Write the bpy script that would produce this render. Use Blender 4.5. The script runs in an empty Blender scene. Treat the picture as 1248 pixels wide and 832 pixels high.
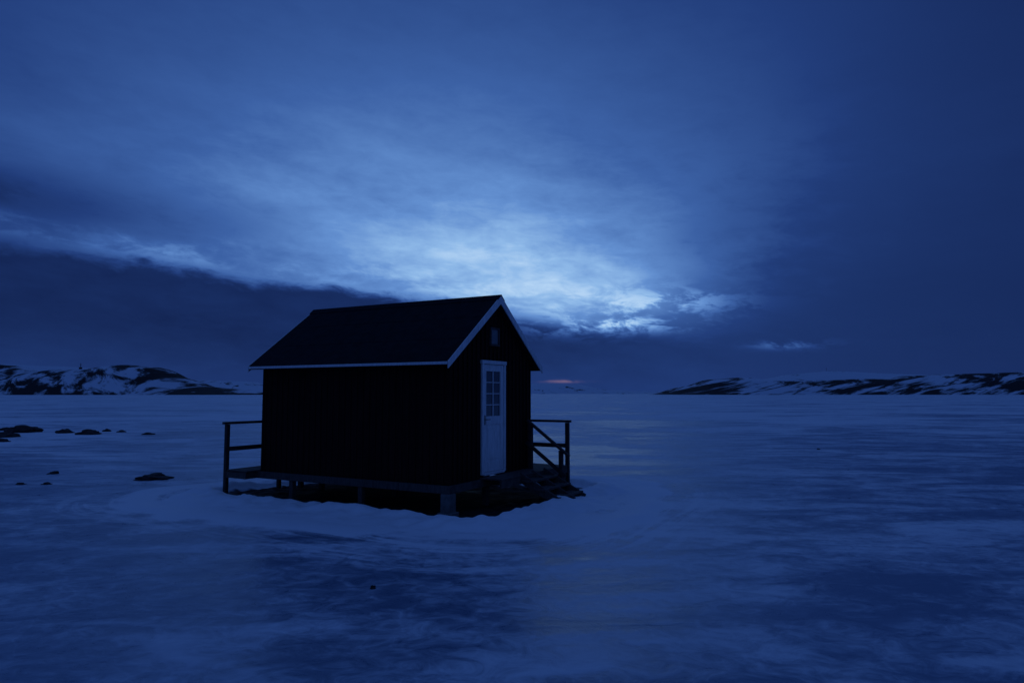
import bpy, bmesh, math, random
from mathutils import Vector, Matrix, noise
random.seed(7)
scene = bpy.context.scene
D = bpy.data

# ---------------------------------------------------------------- node helpers
class S:
    """socket wrapper with operator maths"""
    def __init__(s, nt, sock): s.nt, s.k = nt, sock
    def _m(s, op, *a):
        n = s.nt.nodes.new('ShaderNodeMath'); n.operation = op
        for i, v in enumerate((s,)+a):
            if isinstance(v, S): s.nt.links.new(v.k, n.inputs[i])
            else: n.inputs[i].default_value = v
        return S(s.nt, n.outputs[0])
    def __add__(s, o): return s._m('ADD', o)
    __radd__ = __add__
    def __sub__(s, o): return s._m('SUBTRACT', o)
    def __rsub__(s, o): return (s*-1.0)+o
    def __mul__(s, o): return s._m('MULTIPLY', o)
    __rmul__ = __mul__
    def __truediv__(s, o): return s._m('DIVIDE', o)
    def f(s, op, *a): return s._m(op, *a)

def gauss(A, E, a0, sa, e0, se):
    u = (A-a0)/sa; v = (E-e0)/se
    return ((u*u+v*v)*-1.0).f('EXPONENT')
def maprange(nt, v, a, b, c=0.0, d=1.0, smooth=True):
    n = nt.nodes.new('ShaderNodeMapRange')
    if smooth: n.interpolation_type = 'SMOOTHSTEP'
    nt.links.new(v.k, n.inputs[0])
    for i, x in enumerate((a, b, c, d)): n.inputs[i+1].default_value = x
    return S(nt, n.outputs[0])
def comb(nt, x, y, z):
    n = nt.nodes.new('ShaderNodeCombineXYZ')
    for i, v in enumerate((x, y, z)):
        if isinstance(v, S): nt.links.new(v.k, n.inputs[i])
        else: n.inputs[i].default_value = v
    return S(nt, n.outputs[0])
def tnoise(nt, vec, scale, detail=4, rough=0.5, dist=0.0):
    n = nt.nodes.new('ShaderNodeTexNoise')
    if vec is not None: nt.links.new(vec.k, n.inputs['Vector'])
    n.inputs['Scale'].default_value = scale
    n.inputs['Detail'].default_value = detail
    n.inputs['Roughness'].default_value = rough
    n.inputs['Distortion'].default_value = dist
    return S(nt, n.outputs[0])
def srgb(r, g, b):
    def c(v):
        v /= 255.0
        return v/12.92 if v <= .04045 else ((v+.055)/1.055)**2.4
    return (c(r), c(g), c(b), 1)
def ramp(nt, v, stops, interp='LINEAR'):
    n = nt.nodes.new('ShaderNodeValToRGB'); cr = n.color_ramp
    cr.interpolation = interp
    while len(cr.elements) < len(stops): cr.elements.new(0.5)
    for e, (p, c) in zip(cr.elements, stops):
        e.position = p; e.color = c
    nt.links.new(v.k, n.inputs[0])
    return S(nt, n.outputs[0])
def mixc(nt, f, a, b, mode='MIX'):
    n = nt.nodes.new('ShaderNodeMix'); n.data_type = 'RGBA'; n.blend_type = mode
    for s, v in ((n.inputs[0], f), (n.inputs[6], a), (n.inputs[7], b)):
        if isinstance(v, S): nt.links.new(v.k, s)
        else: s.default_value = v
    return S(nt, n.outputs[2])

# ---------------------------------------------------------------- world / sky
w = D.worlds.new("World"); scene.world = w; w.use_nodes = True
try:
    w.cycles.sampling_method = 'MANUAL'; w.cycles.sample_map_resolution = 256
except Exception: pass
nt = w.node_tree; nt.nodes.clear()
out = nt.nodes.new('ShaderNodeOutputWorld')
bg = nt.nodes.new('ShaderNodeBackground')
nt.links.new(bg.outputs[0], out.inputs[0])
tc = nt.nodes.new('ShaderNodeTexCoord')
sep = nt.nodes.new('ShaderNodeSeparateXYZ'); nt.links.new(tc.outputs['Generated'], sep.inputs[0])
X, Y, Z = (S(nt, sep.outputs[i]) for i in range(3))
A = X.f('ARCTAN2', Y)
E = Z.f('ARCSINE')
Zc = Z.f('MAXIMUM', 0.0)+0.13
P = comb(nt, X/Zc, Y/Zc, 0.0)              # flat cloud-deck projection
Q = comb(nt, A*1.0+E*.5, E*2.6, 3.3)
n_mid = tnoise(nt, P, 1.1, 4, .50, .4)-0.5
n_q = tnoise(nt, Q, 5.0, 4, .6, .25)-0.5
n_qf = tnoise(nt, Q, 19.0, 4, .65, .3)-0.5
calm = maprange(nt, E, .20, .45, 1.0, .40)   # the high cloud sheet is smoother

s = gauss(A, E, -.10, .48, .22, .15)*0.30
s = s + gauss(A, E, -.14, .58, .38, .24)*0.26
s = s + gauss(A, E, -.03, .26, .190, .070)*0.22
s = s + gauss(A, E, .09, .17, .145, .048)*0.36
# lower cloud bank with ragged upper edge
e0n = nt.nodes.new('ShaderNodeFloatCurve')
c = e0n.mapping.curves[0]
pts = [(-1.6,.12),(-.8,.185),(-.642,.180),(-.47,.166),(-.317,.152),(-.124,.136),(.019,.110),(.185,.088),(.26,.084),(.40,.085),(.8,.08),(1.6,.10)]
N = [((a+1.6)/3.2, e*4) for a, e in pts]
c.points[0].location = N[0]; c.points[1].location = N[-1]
for p in N[1:-1]: c.points.new(*p)
e0n.mapping.update()
nt.links.new(((A+1.6)/3.2).k, e0n.inputs['Value'])
E0 = S(nt, e0n.outputs[0])/4.0
# pale gap just above the bank edge
gap = (E-E0-.014)/.026
s = s + ((gap*gap)*-1.0).f('EXPONENT')*maprange(nt, A, -.75, -.15, .26, .12)*maprange(nt, A, .15, .40, 1.0, 0.0)*maprange(nt, n_q+n_qf*.5, -.12, .12, .15, 1.0)
s = s*(n_mid*0.45*calm+n_q*.65*calm+n_qf*.40*calm+1.0)
s = s + n_mid*0.05 + n_q*0.04*calm + n_qf*.02*calm + 0.185
# grey streak on the left above the bank
s = s - gauss(A, E, -.62, .26, .226, .032)*maprange(nt, n_q+n_qf*.5, -.15, .12, .45, 1.0)*0.24
# darker veil coming in from the right
veil = maprange(nt, A - (E-.13)*.55 + n_q*.45 + n_qf*.28, .17, .46)*maprange(nt, E, .08, .50, 1.0, .40)
s = s - veil*(s-.185)*.80
s = s - maprange(nt, A, .32, .78)*.04
dd = E0 - E + n_q*0.060 + n_qf*0.050
M = maprange(nt, dd, -.012, .018)
M = M*maprange(nt, A, .16, .45, 1.0, .15)
lowE = maprange(nt, E, .0, .11, .235, .15)+maprange(nt, A, -.3, .4, -.015, .02)
low = lowE + n_q*0.12 + n_qf*.05
s = s + (low - s)*M
# breaks in the bank on the right
s = s + gauss(A, E, .385, .045, .066, .006)*maprange(nt, n_qf, -.1, .15)*0.34
s = s + gauss(A, E, .235, .095, .128, .020)*maprange(nt, n_qf+n_q*.5, -.08, .12)*0.38
s = s + gauss(A, E, .13, .11, .096, .013)*maprange(nt, n_qf+n_q*.5, -.08, .10)*0.52
# unseen sky behind and overhead, set brighter to light the ground and hut
back = maprange(nt, A.f('ABSOLUTE'), .95, 1.8)
s = s + (n_mid*.1+.29-s)*back
zen = maprange(nt, E, .62, 1.1)
s = s + (.33-s)*zen
col = ramp(nt, s, [
    (0.0, srgb(12,23,58)), (.12, srgb(19,36,82)), (.28, srgb(34,61,122)),
    (.48, srgb(60,97,164)), (.70, srgb(99,143,207)), (.88, srgb(143,185,232)), (1.0, srgb(178,210,243))])
pink = gauss(A, E, .075, .026, .0172, .0020)*maprange(nt, n_qf, -.1, .12)
col = mixc(nt, pink*0.55, col, srgb(140,112,134))
sky = nt.nodes.new('ShaderNodeTexSky'); sky.sky_type = 'NISHITA'
sky.sun_disc = False; sky.sun_elevation = math.radians(-3); sky.sun_rotation = math.radians(0)
sk = mixc(nt, 1.0, S(nt, sky.outputs[0]), (.001,.004,.008,1), 'MULTIPLY')
col = mixc(nt, 1.0, col, sk, 'ADD')
nt.links.new(col.k, bg.inputs[0]); bg.inputs[1].default_value = 1.0

# ---------------------------------------------------------------- materials
def newmat(name):
    m = D.materials.new(name); m.use_nodes = True
    nt = m.node_tree; b = nt.nodes['Principled BSDF']
    return m, nt, b
def objco(nt):
    t = nt.nodes.new('ShaderNodeTexCoord'); return S(nt, t.outputs['Object'])
def vscale(nt, v, sc, rot=(0,0,0)):
    n = nt.nodes.new('ShaderNodeMapping'); nt.links.new(v.k, n.inputs[0])
    n.inputs['Scale'].default_value = sc; n.inputs['Rotation'].default_value = rot
    return S(nt, n.outputs[0])
def bump(nt, b, h, strength, dist):
    n = nt.nodes.new('ShaderNodeBump'); n.inputs['Strength'].default_value = strength
    n.inputs['Distance'].default_value = dist
    nt.links.new(h.k, n.inputs['Height']); nt.links.new(n.outputs[0], b.inputs['Normal'])
def simple(name, c1, c2, rough, sc=(1,1,1), scale=8, bs=.3, bd=.004, spec=.5):
    m, nt, b = newmat(name); o = vscale(nt, objco(nt), sc)
    n = tnoise(nt, o, scale, 3, .6, .2)
    nt.links.new(ramp(nt, n, [(.3, (*c1,1)), (.7, (*c2,1))]).k, b.inputs['Base Color'])
    b.inputs['Roughness'].default_value = rough
    b.inputs['Specular IOR Level'].default_value = spec
    bump(nt, b, n, bs, bd)
    return m
m_clad = simple('dark_red_stained_cladding', (.016,.005,.004), (.034,.011,.010), .85, (6,6,.5), 4, .3, .002, .12)
m_roof = simple('roofing_felt', (.009,.009,.012), (.018,.018,.022), .9, (1,1,1), 5, .5, .004, .12)
m_white = simple('white_painted_wood', (.58,.58,.58), (.80,.80,.80), .5, (3,3,.7), 6, .2, .002)
m_wood = simple('weathered_timber', (.035,.032,.030), (.09,.08,.075), .8, (1,6,1), 6, .5, .003, .3)
m_rail = simple('dark_rail_timber', (.02,.018,.018), (.05,.045,.045), .8, (2,2,2), 6, .5, .003, .3)
m_conc = simple('concrete_pier', (.08,.08,.08), (.15,.15,.15), .9, (1,1,1), 9, .6, .006)
m_rock = simple('rock_surface', (.015,.014,.014), (.05,.046,.045), .85, (1,1,1), 5, 1, .02, .3)
m_metal = simple('handle_metal', (.2,.2,.2), (.3,.3,.3), .35)
m_metal.node_tree.nodes['Principled BSDF'].inputs['Metallic'].default_value = 1
m_glass, g_nt, g_b = newmat('window_glass')
g_b.inputs['Base Color'].default_value = (.05,.06,.08,1); g_b.inputs['Roughness'].default_value = .12
g_b.inputs['Specular IOR Level'].default_value = 1.0
bump(g_nt, g_b, tnoise(g_nt, objco(g_nt), 3, 2), .05, .01)

# ground: wind-scoured ice with thin snow
m_ice, nt, b = newmat('ice_and_snow')
o = objco(nt)
big = tnoise(nt, vscale(nt, o, (1,1.9,1), (0,0,.12)), .06, 3, .6, .8)
mid = tnoise(nt, vscale(nt, o, (1,2.2,1), (0,0,.25)), .33, 4, .60, 1.2)
fin = tnoise(nt, vscale(nt, o, (1,1.3,1), (0,0,.35)), 2.6, 5, .74, 1.2)
at = nt.nodes.new('ShaderNodeAttribute'); at.attribute_name = 'drift'
drift = S(nt, at.outputs['Fac'])
at2 = nt.nodes.new('ShaderNodeAttribute'); at2.attribute_name = 'hut_shade'
hut_shade = S(nt, at2.outputs['Fac'])
at3 = nt.nodes.new('ShaderNodeAttribute'); at3.attribute_name = 'hutdist'
hd = S(nt, at3.outputs['Fac'])
sp = nt.nodes.new('ShaderNodeSeparateXYZ'); nt.links.new(o.k, sp.inputs[0])
ox, oy = S(nt, sp.outputs[0]), S(nt, sp.outputs[1])
# wind-swept swirl marks that follow the hut outline
swirl = tnoise(nt, comb(nt, hd*2.6, ox*.28, oy*.28), 1.7, 4, .62, .7)
swm = maprange(nt, hd, .3, 4.5, 1.0, 0.0)
swl = maprange(nt, swirl, .44, .64)*swm
far = maprange(nt, hd, 8.0, 50.0, 0.0, .12)
near_ice_vignette = maprange(nt, oy, 2.0, 10.5, .07, 0.0)      # clearer ice near the camera, with lens vignette put into the colour
sn = maprange(nt, big*.80+mid*.50+fin*.26+drift*.75+swl*.24+far-near_ice_vignette, .70, .95)
# refrozen cracks
wn = nt.nodes.new('ShaderNodeTexNoise'); wn.inputs['Scale'].default_value = 1.1; wn.inputs['Detail'].default_value = 3
nt.links.new(o.k, wn.inputs['Vector'])
wa = nt.nodes.new('ShaderNodeVectorMath'); wa.operation = 'MULTIPLY_ADD'
nt.links.new(wn.outputs['Color'], wa.inputs[0]); wa.inputs[1].default_value = (1.3,1.3,0)
nt.links.new(o.k, wa.inputs[2])
def crack(sc, wd):
    vor = nt.nodes.new('ShaderNodeTexVoronoi'); vor.feature = 'DISTANCE_TO_EDGE'
    nt.links.new(wa.outputs[0], vor.inputs['Vector']); vor.inputs['Scale'].default_value = sc
    return maprange(nt, S(nt, vor.outputs['Distance']), .0, wd, 1.0, 0.0)
crk = crack(.5, .014)*maprange(nt, mid, .38, .54)*.7
crk = crk + crack(2.6, .09)*maprange(nt, mid+big*.3+swl*.08, .56, .72)*.55
crk = crk*maprange(nt, fin, .35, .60, .2, 1.0)
ice_c = mixc(nt, maprange(nt, mid+fin*1.0, .80, 1.30), (.18,.24,.33,1), (.48,.55,.63,1))
ice_c = mixc(nt, crk*.5, ice_c, (.74,.80,.85,1))
c = mixc(nt, sn, ice_c, (.86,.89,.90,1))
c = mixc(nt, hut_shade, c, (.018,.016,.016,1))  # dark soil tone painted in for the shade under the hut
nt.links.new(c.k, b.inputs['Base Color'])
r = sn*.40 + fin*.30 + .16 + hut_shade*.4 + crk*.1
nt.links.new(r.k, b.inputs['Roughness'])
b.inputs['IOR'].default_value = 1.33
b.inputs['Specular IOR Level'].default_value = .5
bump(nt, b, mid*.7+fin*.36, .55, .05)

# hills: snow over dark rock
def hillmat(name, slant, rocky):
    m, nt, b = newmat(name); o = objco(nt)
    sp = nt.nodes.new('ShaderNodeSeparateXYZ'); nt.links.new(o.k, sp.inputs[0])
    x, y, z = (S(nt, sp.outputs[i]) for i in range(3))
    v = comb(nt, x*.022+z*slant, y*.004, z*.03)
    n = tnoise(nt, v, 1.6, 6, .68, .5)
    n2 = tnoise(nt, comb(nt, x*.006, y*.003, z*.01), 1.5, 3, .5)
    f = maprange(nt, n*.75+n2*.45+z*.0006, rocky, rocky+.09)
    nt.links.new(mixc(nt, f, (.030,.028,.028,1), (.68,.72,.77,1)).k, b.inputs['Base Color'])
    b.inputs['Roughness'].default_value = .9
    b.inputs['Specular IOR Level'].default_value = .1
    return m
m_hl = hillmat('hill_rock_snow_left', .035, .59)
m_hr = hillmat('hill_rock_snow_right', -.12, .58)
m_hf = hillmat('far_hill_snow', .02, .46)

# ---------------------------------------------------------------- mesh helpers
def link(name, bm, mat, parent=None, smooth=False):
    me = D.meshes.new(name); bm.normal_update(); bm.to_mesh(me); bm.free()
    ob = D.objects.new(name, me); scene.collection.objects.link(ob)
    me.materials.append(mat)
    if smooth:
        for p in me.polygons: p.use_smooth = True
    if parent: ob.parent = parent
    return ob
def box(bm, x0,x1,y0,y1,z0,z1):
    vs = [bm.verts.new(p) for p in ((x0,y0,z0),(x1,y0,z0),(x1,y1,z0),(x0,y1,z0),(x0,y0,z1),(x1,y0,z1),(x1,y1,z1),(x0,y1,z1))]
    for f in ((3,2,1,0),(4,5,6,7),(0,1,5,4),(1,2,6,5),(2,3,7,6),(3,0,4,7)):
        bm.faces.new([vs[i] for i in f])
def prism(bm, prof, y0, y1):
    """profile in xz extruded along y"""
    a = [bm.verts.new((x,y0,z)) for x,z in prof]; b_ = [bm.verts.new((x,y1,z)) for x,z in prof]
    n = len(prof)
    bm.faces.new(a); bm.faces.new(b_[::-1])
    for i in range(n):
        j = (i+1)%n; bm.faces.new((a[j],a[i],b_[i],b_[j]))
def beam(bm, p, q, wd, h):
    p, q = Vector(p), Vector(q); d = (q-p).normalized()
    up = Vector((0,0,1)) if abs(d.z) < .95 else Vector((0,1,0))
    s_ = d.cross(up).normalized(); u_ = s_.cross(d).normalized()
    vs = []
    for e in (p, q):
        for a, c_ in ((-1,-1),(1,-1),(1,1),(-1,1)):
            vs.append(bm.verts.new(e+s_*a*wd/2+u_*c_*h/2))
    for f in ((0,1,2,3),(7,6,5,4),(0,4,5,1),(1,5,6,2),(2,6,7,3),(3,7,4,0)):
        bm.faces.new([vs[i] for i in f])
def bev(ob, wd=.004):
    m = ob.modifiers.new('bevel','BEVEL'); m.width = wd; m.segments = 1; m.limit_method = 'ANGLE'
    return ob
def fixn(bm): bmesh.ops.recalc_face_normals(bm, faces=bm.faces)

# ---------------------------------------------------------------- hut
ROT = math.radians(61.0); ORG = Vector((-1.09, 12.0, 0))
hut = D.objects.new('wooden_hut', None); scene.collection.objects.link(hut)
hut.location = ORG; hut.rotation_euler = (0,0,ROT)
W, L = 3.08, 4.70; FZ = .55; RZ = 4.0; SL = .745; OE, OG = .25, .13
def rz(x, off=0.0): return RZ - off - SL*abs(x-W/2)
T = .085
# core shell
bm = bmesh.new()
prism(bm, [(0.05,FZ-.02),(W-.05,FZ-.02),(W-.05,rz(W-.05,T)),(W/2,rz(W/2,T)),(.05,rz(.05,T))], .05, L-.05)
fixn(bm); link('wall_core', bm, m_clad, hut)
# cladding boards + battens
DX0, DX1, DZ = 1.07, 1.97, 2.66          # door casing extents
WX0, WX1, WZ0, WZ1 = 1.38, 1.72, 3.02, 3.38
bm = bmesh.new()
def sboard(x0, x1, y0, y1, z0, capz=None):
    if x0 < W/2 < x1: pts = [(x0,z0),(x1,z0),(x1,rz(x1,T)),(W/2,rz(W/2,T)),(x0,rz(x0,T))]
    else: pts = [(x0,z0),(x1,z0),(x1,rz(x1,T)),(x0,rz(x0,T))]
    if capz: pts = [(x0,z0),(x1,z0),(x1,capz),(x0,capz)]
    prism(bm, pts, y0, y1)
step = .154
nb = int(W/step)
for i in range(nb):
    x0 = i*step+.003; x1 = (i+1)*step-.003
    for (ya, yb, front) in ((.022,.049,True),(L-.049,L-.022,False)):
        if front and x1 > DX0+.02 and x0 < DX1-.02:
            sboard(x0,x1,ya,yb,DZ-.02)
        else: sboard(x0,x1,ya,yb,FZ-.05)
for i in range(nb+1):
    x = i*step
    x0, x1 = max(0,x-.022), min(W,x+.022)
    if DX0-.02 < x < DX1+.02:
        if WX0-.03 < x < WX1+.03:
            sboard(x0,x1,0,.021,DZ+.04,WZ0-.04)
        else: sboard(x0,x1,0,.021,DZ+.04)
    else: sboard(x0,x1,0,.021,FZ-.05)
    sboard(x0,x1,L-.021,L,FZ-.05)
ny = int(L/step)
for sd in (0,1):
    for i in range(ny+1):
        y0 = i*step+.003+.002; y1 = min((i+1)*step-.003, L-.052)
        y0 = max(y0,.052)
        xa, xb = (.022,.049) if sd==0 else (W-.049,W-.022)
        if y1>y0: box(bm, xa,xb,y0,y1,FZ-.05,rz(.03,T)-.002)
    for i in range(1,ny+1):
        y = i*step; xa, xb = (.012,.021) if sd==0 else (W-.021,W-.012)
        box(bm, xa,xb,y-.022,y+.022,FZ-.05,rz(.02,T)-.015)
fixn(bm); link('wall_cladding', bm, m_clad, hut)
# roof slabs
bm = bmesh.new()
y0, y1 = -OG, L+OG
for sgn in (-1,1):
    xe = W/2+sgn*(W/2+OE)
    xr = W/2+sgn*.001
    prism(bm, [(xr,RZ),(xe,rz(xe)),(xe,rz(xe)-.07),(xr,RZ-.07)], y0, y1)
    for k in range(1,3):
        t = k/3.0; xa = W/2+sgn*(W/2+OE)*t; xb = xa+sgn*.03
        prism(bm, [(xa,rz(xa)+.002),(xb,rz(xb)+.002),(xb,rz(xb)+.005),(xa,rz(xa)+.006)], y0+.01, y1-.01)
fixn(bm); link('roof', bm, m_roof, hut)
bm = bmesh.new()
prism(bm, [(W/2-.13,RZ-.13*SL+.006),(W/2,RZ+.014),(W/2+.13,RZ-.13*SL+.006),(W/2+.13,RZ-.13*SL+.016),(W/2,RZ+.026),(W/2-.13,RZ-.13*SL+.016)], y0-.03, y1+.03)
fixn(bm); link('ridge_cap', bm, m_roof, hut)
# bargeboards, fascia
bm = bmesh.new()
BD = .155
for sgn in (-1,1):
    xe = W/2+sgn*(W/2+OE+.02)
    for ya, yb in ((y0-.025,y0-.002),(y1+.002,y1+.025)):
        prism(bm, [(W/2+sgn*.0015,RZ+.004),(xe,rz(xe)+.004),(xe,rz(xe)-BD+.03),(W/2+sgn*.0015,RZ-BD)], ya, yb)
    x2 = W/2+sgn*(W/2+OE+.022); x1_ = W/2+sgn*(W/2+OE+.002)
    zt = rz(x2)
    box(bm, min(x1_,x2),max(x1_,x2), y0+.003, y1-.003, zt-.052, zt-.004)
fixn(bm); bev(link('bargeboard', bm, m_white, hut), .003)
# soffit
bm = bmesh.new()
for sgn in (-1,1):
    xa = W/2+sgn*(W/2+.002); xb = W/2+sgn*(W/2+OE)
    prism(bm, [(xa,rz(xa)-.072),(xb,rz(xb)-.072),(xb,rz(xb)-.084),(xa,rz(xa)-.084)], y0+.002, y1-.002)
fixn(bm); link('soffit', bm, m_clad, hut)
# door
bm = bmesh.new()
cw = .06
box(bm, DX0,DX0+cw, -.018,.048, FZ+.02, DZ)
box(bm, DX1-cw,DX1, -.018,.048, FZ+.02, DZ)
box(bm, DX0-.02,DX1+.02, -.026,.048, DZ+.001, DZ+.07)
box(bm, DX0+cw+.001,DX1-cw-.001, -.03,.048, FZ+.0, FZ+.05)
fixn(bm); bev(link('door_frame', bm, m_white, hut))
lx0, lx1 = DX0+cw+.006, DX1-cw-.006; lz0, lz1 = FZ+.058, DZ-.006
gx0, gx1, gz0, gz1 = lx0+.11, lx1-.11, 1.66, lz1-.13
bm = bmesh.new()
ya, yb = .005, .045
box(bm, lx0,gx0,ya,yb,lz0,lz1); box(bm, gx1,lx1,ya,yb,lz0,lz1)
box(bm, gx0+.0005,gx1-.0005,ya,yb,gz1,lz1)
box(bm, gx0+.0005,gx1-.0005,ya,yb,1.50,gz0)
box(bm, gx0+.0005,gx1-.0005,ya,yb,lz0,lz0+.18)
box(bm, gx0+.0005,gx1-.0005,ya+.014,yb,lz0+.1805,1.4995)
box(bm, gx0+.05,gx1-.05,ya+.006,ya+.0135,lz0+.23,1.45)
gw, gh_ = gx1-gx0, gz1-gz0
box(bm, gx0+gw/2-.010,gx0+gw/2+.010,ya+.006,yb-.012,gz0+.0005,gz1-.0005)
for k in range(1,4):
    z = gz0+gh_*k/4
    box(bm, gx0+.0005,gx0+gw/2-.0105,ya+.006,yb-.012,z-.009,z+.009)
    box(bm, gx0+gw/2+.0105,gx1-.0005,ya+.006,yb-.012,z-.009,z+.009)
fixn(bm); bev(link('door_leaf', bm, m_white, hut), .003)
bm = bmesh.new(); box(bm, gx0,gx1,yb-.011,yb-.004,gz0,gz1); fixn(bm)
link('door_glass', bm, m_glass, hut)
bm = bmesh.new(); box(bm, lx0+.035,lx0+.075,-.004,.0045,1.50,1.68)
beam(bm,(lx0+.055,-.004,1.6),(lx0+.055,-.05,1.6),.016,.016); beam(bm,(lx0+.05,-.05,1.6),(lx0+.17,-.05,1.6),.016,.018)
fixn(bm); link('door_handle', bm, m_metal, hut)
# gable window
bm = bmesh.new()
f = .035
box(bm, WX0,WX1,-.016,.0215,WZ1-f,WZ1); box(bm, WX0,WX1,-.022,.0215,WZ0,WZ0+f)
box(bm, WX0,WX0+f,-.016,.0215,WZ0+f,WZ1-f); box(bm, WX1-f,WX1,-.016,.0215,WZ0+f,WZ1-f)
fixn(bm); link('gable_window_frame', bm, m_wood, hut)
m_gw = simple('pale_window_blind', (.12,.13,.14), (.19,.20,.22), .4, (1,1,1), 4, .1, .002)
bm = bmesh.new(); box(bm, WX0+f,WX1-f,.006,.014,WZ0+f,WZ1-f); fixn(bm); link('gable_window_pane', bm, m_gw, hut)
# understructure
DXE, DYE, DYF, DXN = 3.90, 5.30, -.46, -.34
bm = bmesh.new()
box(bm, -.05,.10,-.05,L+.6,.36,.495)
box(bm, 1.5,1.6,DYF+.05,L+.6,.34,.49); box(bm, W-.1,W+.03,DYF+.05,L+.6,.34,.49); box(bm, DXE-.1,DXE,DYF+.03,DYE-.03,.34,.49)
box(bm, .101,1.499,-.05,.06,.36,.495); box(bm, 1.0,DXE,DYF-.02,DYF+.03,.36,.492)
box(bm, DXN,DXE,DYE-.03,DYE+.02,.36,.492); box(bm, DXN,-.051,L+.05,L+.12,.36,.492); box(bm, DXN-.03,DXN-.001,L,DYE,.37,.49)
fixn(bm); bev(link('floor_beams', bm, m_wood, hut))
bm = bmesh.new()
for (x,y) in [(.03,2.0),(.03,3.8),(1.55,.2),(1.55,2.4),(1.55,4.5),(W,-.3),(W,2.3),(W,4.6),(DXE-.06,-.38),(DXE-.06,2.4),(DXE-.06,5.2),(1.6,5.2)]:
    box(bm, x-.05,x+.05,y-.05,y+.05,-.15,.359 if x<.1 else .339)
fixn(bm); bev(link('support_posts', bm, m_wood, hut))
bm = bmesh.new(); box(bm, -.07,.13,-.06,.14,-.15,.358); box(bm, -.11,.17,-.10,.18,-.2,.04); fixn(bm); bev(link('corner_pier', bm, m_conc, hut), .012)
# deck planks
bm = bmesh.new()
def planks_x(x0,x1,ya,yb,wd=.12):
    n = max(1,round((yb-ya)/wd)); st=(yb-ya)/n
    for i in range(n):
        j = random.uniform(-.012,.012)
        box(bm, x0+j,x1+j,ya+i*st+.004,ya+(i+1)*st-.004,.497,.528+random.uniform(-.002,.002))
planks_x(1.0,DXE,DYF-.02,-.004)
planks_x(DXN,DXE,L+.003,DYE+.02)
n = int(L/.13)
for i in range(n):
    box(bm, W+.003,DXE+random.uniform(-.01,.01),i*L/n+.004,(i+1)*L/n-.004,.497,.528)
fixn(bm); bev(link('deck', bm, m_wood, hut))
# railings
bm = bmesh.new()
RT = 1.45
def post(x,y,z0=-.1,z1=RT): box(bm, x-.04,x+.04,y-.04,y+.04,z0,z1)
yR = DYE+.065; xR = DXE+.045
for x in (DXN+.03,1.1,2.5): post(x,yR)
post(xR,yR)
for z,hh in ((RT+.03,.05),(.95,.09)):
    beam(bm,(DXN-.06,yR-(0 if z>RT else .055),z),(xR+.06,yR-(0 if z>RT else .055),z),.11 if z>RT else .03,hh)
for y in (3.6,1.6): post(xR,y)
post(xR,DYF)
beam(bm,(xR,DYF-.08,RT+.031),(xR,yR-.06,RT+.031),.11,.05)
beam(bm,(xR-.056,DYF-.02,.95),(xR-.056,yR-.08,.95),.03,.09)
xs = 2.88
post(xs,-.80,-.1,.93); post(xs,-.10,.53,1.46)
beam(bm,(xs,-.02,1.53),(xs,-.98,.82),.09,.045)
beam(bm,(xs-.055,-.02,1.08),(xs-.055,-.92,.42),.025,.08)
fixn(bm); bev(link('railing', bm, m_rail, hut), .004)
# stairs
bm = bmesh.new()
sx0, sx1 = 1.75, 2.82
for x in (sx0+.02, (sx0+sx1)/2, sx1-.02):
    beam(bm,(x,-.42,.50),(x,-1.34,.02),.04,.17)
for k in range(3):
    z = .42-k*.14; y = -.62-k*.27
    box(bm, sx0-.05,sx1+.03,y-.14,y+.12,z-.02,z+.02)
fixn(bm); bev(link('steps', bm, m_wood, hut), .004)

# ---------------------------------------------------------------- ground sheet
cr, sr = math.cos(ROT), math.sin(ROT)
def hutlocal(x,y):
    dx, dy = x-ORG.x, y-ORG.y
    return dx*cr+dy*sr, -dx*sr+dy*cr
def rectd(lx,ly,x0,x1,y0,y1):
    dx = max(x0-lx,lx-x1); dy = max(y0-ly,ly-y1)
    if dx<0 and dy<0: return max(dx,dy)
    return math.hypot(max(dx,0),max(dy,0))
bm = bmesh.new()
dl = bm.verts.layers.float.new('drift'); bl = bm.verts.layers.float.new('hut_shade'); hl = bm.verts.layers.float.new('hutdist')
CX, CY = -1.9, 13.4
NA = 540
radii = [0.12]
while radii[-1] < 9000:
    r_ = radii[-1]; radii.append(r_+ (.035 if r_<7 else r_*.014 if r_<14 else r_*.022 if r_<40 else r_*.06))
def gh(x,y):
    lx, ly = hutlocal(x,y)
    d = rectd(lx,ly,-.22,3.9,-.75,5.3)
    n1 = noise.noise(Vector((x*.9,y*.9,0))); n2 = noise.noise(Vector((x*3.1,y*3.1,4))); n3 = noise.noise(Vector((x*.25,y*.25,9)))
    n4 = noise.noise(Vector((x*7.1,y*7.1,14)))
    rr = math.hypot(x-CX,y-CY)
    base = (.010*n1+.03*n3*min(1,rr/20))*(1 if rr<60 else max(0,1-(rr-60)/200))
    dr = 0; ba = 0
    if d < 5:
        c0 = .36+.20*n1+.05*n2
        ww = .12 if d<c0 else .60+.3*n3
        dr = math.exp(-((d-c0)/ww)**2)*(1+.8*n1+.45*n2)
        dr2 = max(0,.5+.9*n3+.5*n1)*math.exp(-((d-1.6-.7*n3-.35*n1)/.30)**2)
        base += .12*dr + .045*dr2 + (.034*n2+.024*n4)*math.exp(-d*d*.8)
        dr += .7*dr2
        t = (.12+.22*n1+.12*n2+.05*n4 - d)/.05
        ba = min(1,max(0,t))  # mask of the painted shade under the hut
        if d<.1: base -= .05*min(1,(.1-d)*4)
    return base, max(0,dr), ba, min(d,50)
rings = []
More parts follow.
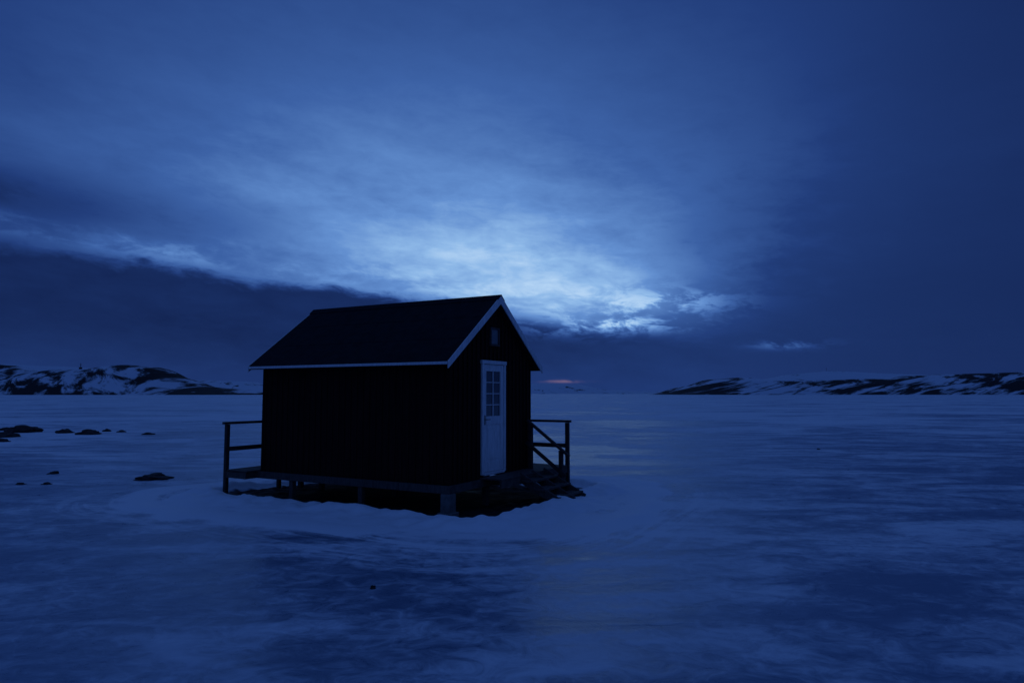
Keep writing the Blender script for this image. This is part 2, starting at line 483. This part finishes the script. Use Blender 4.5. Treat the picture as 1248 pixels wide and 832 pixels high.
for r_ in radii:
    ring = []
    for k in range(NA):
        a = 2*math.pi*k/NA
        x, y = CX+r_*math.cos(a), CY+r_*math.sin(a)
        z, dr, ba, hd_ = gh(x,y)
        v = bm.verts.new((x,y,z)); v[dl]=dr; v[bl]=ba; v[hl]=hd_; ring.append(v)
    rings.append(ring)
bm.faces.new(rings[0])
for a_, b_ in zip(rings, rings[1:]):
    for k in range(NA):
        j=(k+1)%NA; bm.faces.new((a_[k],b_[k],b_[j],a_[j]))
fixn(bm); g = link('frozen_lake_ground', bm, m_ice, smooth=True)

# ---------------------------------------------------------------- hills
def hill(name, dist, prof, wd, mat, nz, seed):
    bm = bmesh.new(); rows=[]
    nx, nd = 420, 36
    t0, t1 = prof[0][0], prof[-1][0]
    for i in range(nx+1):
        t = t0+(t1-t0)*i/nx
        for (a,ha),(b2,hb) in zip(prof,prof[1:]):
            if a<=t<=b2:
                q=(t-a)/(b2-a); q=q*q*(3-2*q); H=ha+(hb-ha)*q; break
        X0 = t*dist; row=[]
        for j in range(nd+1):
            s_ = -1+2*j/nd
            yy = dist+s_*wd
            prf = (math.cos(s_*math.pi/2))**1.2 if abs(s_)<1 else 0
            n = noise.fractal(Vector((X0*.006+seed,yy*.006,seed)),1.0,2.2,6)
            g_ = 1-abs(noise.noise(Vector((X0*.02+seed,yy*.004,2))))*2
            z = H*prf*(1+nz*n*(.4+.6*abs(s_))+.10*g_*abs(s_)) - 1.5*(1-prf)
            row.append(bm.verts.new((X0,yy,z)))
        rows.append(row)
    for a_,b_ in zip(rows,rows[1:]):
        for j in range(nd): bm.faces.new((a_[j],b_[j],b_[j+1],a_[j+1]))
    fixn(bm); return link(name,bm,mat,smooth=True)
def px(x, y, Dd): return ((x-624)/834, max(0,(479-y)/834*Dd+2))
DL, DR_, DF = 1000, 1100, 2600
hill('snowy_hill', DL, [px(x,y,DL) for x,y in [(-700,455),(-400,438),(-150,442),(0,446),(50,453),(95,448),(150,443),(185,447),(215,460),(245,471),(290,474),(325,479.5)]], 170, m_hl, .22, 3.1)
hill('snowy_hill', DR_, [px(x,y,DR_) for x,y in [(805,480),(840,470),(866,462),(900,460),(940,464),(985,463),(1060,461),(1100,457),(1150,455),(1250,453),(1500,443),(1900,450)]], 190, m_hr, .20, 8.4)
hill('distant_mountain', DF, [px(x,y,DF) for x,y in [(-900,460),(-300,446),(0,444),(120,448),(235,463),(300,465),(335,472),(420,474),(640,468),(670,467),(700,469),(740,475),(800,477),(880,470),(930,462),(980,455),(1010,453),(1060,455),(1120,457),(1250,455),(1800,440)]], 500, m_hf, .12, 5.7)

# ---------------------------------------------------------------- rocks on the ice
def rock(x,y,sx,sy,sz,seed):
    bm = bmesh.new(); bmesh.ops.create_icosphere(bm, subdivisions=4, radius=1)
    for v in bm.verts:
        p = v.co.copy(); n = noise.fractal(p*1.3+Vector((seed,seed*2,0)),.9,2.1,5)
        p *= 1+.45*n
        v.co = Vector((p.x*sx, p.y*sy, max(p.z,-.4)*sz))
    ob = link('rock', bm, m_rock, smooth=False); ob.location = (x,y,gh(x,y)[0])
    ob.rotation_euler[2] = random.uniform(-.3,.3)
    return ob
k = 0
for (u_,v_,sw,sh) in [(32,526,20,7),(12,532,16,5),(2,537,12,3),(8,524,10,3),(82,527,10,4),(110,529,14,5),(133,525,5,3),(150,526,6,2),(182,529,8,2),
                      (190,582,21,5.5),(70,576,7,2.2),(31,588.5,6,1.6),(63,588.5,6,2),(458,711,4,3.5),(995,547,2,1.2)]:
    d = 834*2.1/(v_-479)
    sx = sw/834*d; sz = sh/834*d*1.0
    rock((u_-624)/834*d, d, sx*.9, sx*.8, sz*1.1, k*3.7+1); k+=1

# masts on the hill tops
def mast(x,y,z,h):
    bm = bmesh.new()
    beam(bm,(0,0,-2),(0,0,h),.5,.5); beam(bm,(-h*.18,0,h*.75),(h*.18,0,h*.75),.35,.35); beam(bm,(-h*.1,0,h*.5),(h*.1,0,h*.5),.35,.35)
    box(bm,-1.6,1.6,-1.5,1.5,-2,2)
    fixn(bm); ob = link('radio_mast', bm, m_rail); ob.location=(x,y,z); return ob
mast((97-624)/834*DL, DL, (479-449)/834*DL+2, 8)
mast((1008-624)/834*DF, DF, (479-453)/834*DF+2, 16)

# ---------------------------------------------------------------- camera
cd = D.cameras.new('camera'); cd.lens = 24; cd.sensor_width = 36; cd.clip_end = 20000; cd.clip_start=.05
co = D.objects.new('camera', cd); scene.collection.objects.link(co)
co.location = (0,0,2.1); co.rotation_euler = (math.radians(90+4.33),0,0)
scene.camera = co
scene.view_settings.view_transform = 'Standard'
scene.view_settings.look = 'None'; scene.view_settings.exposure = 0
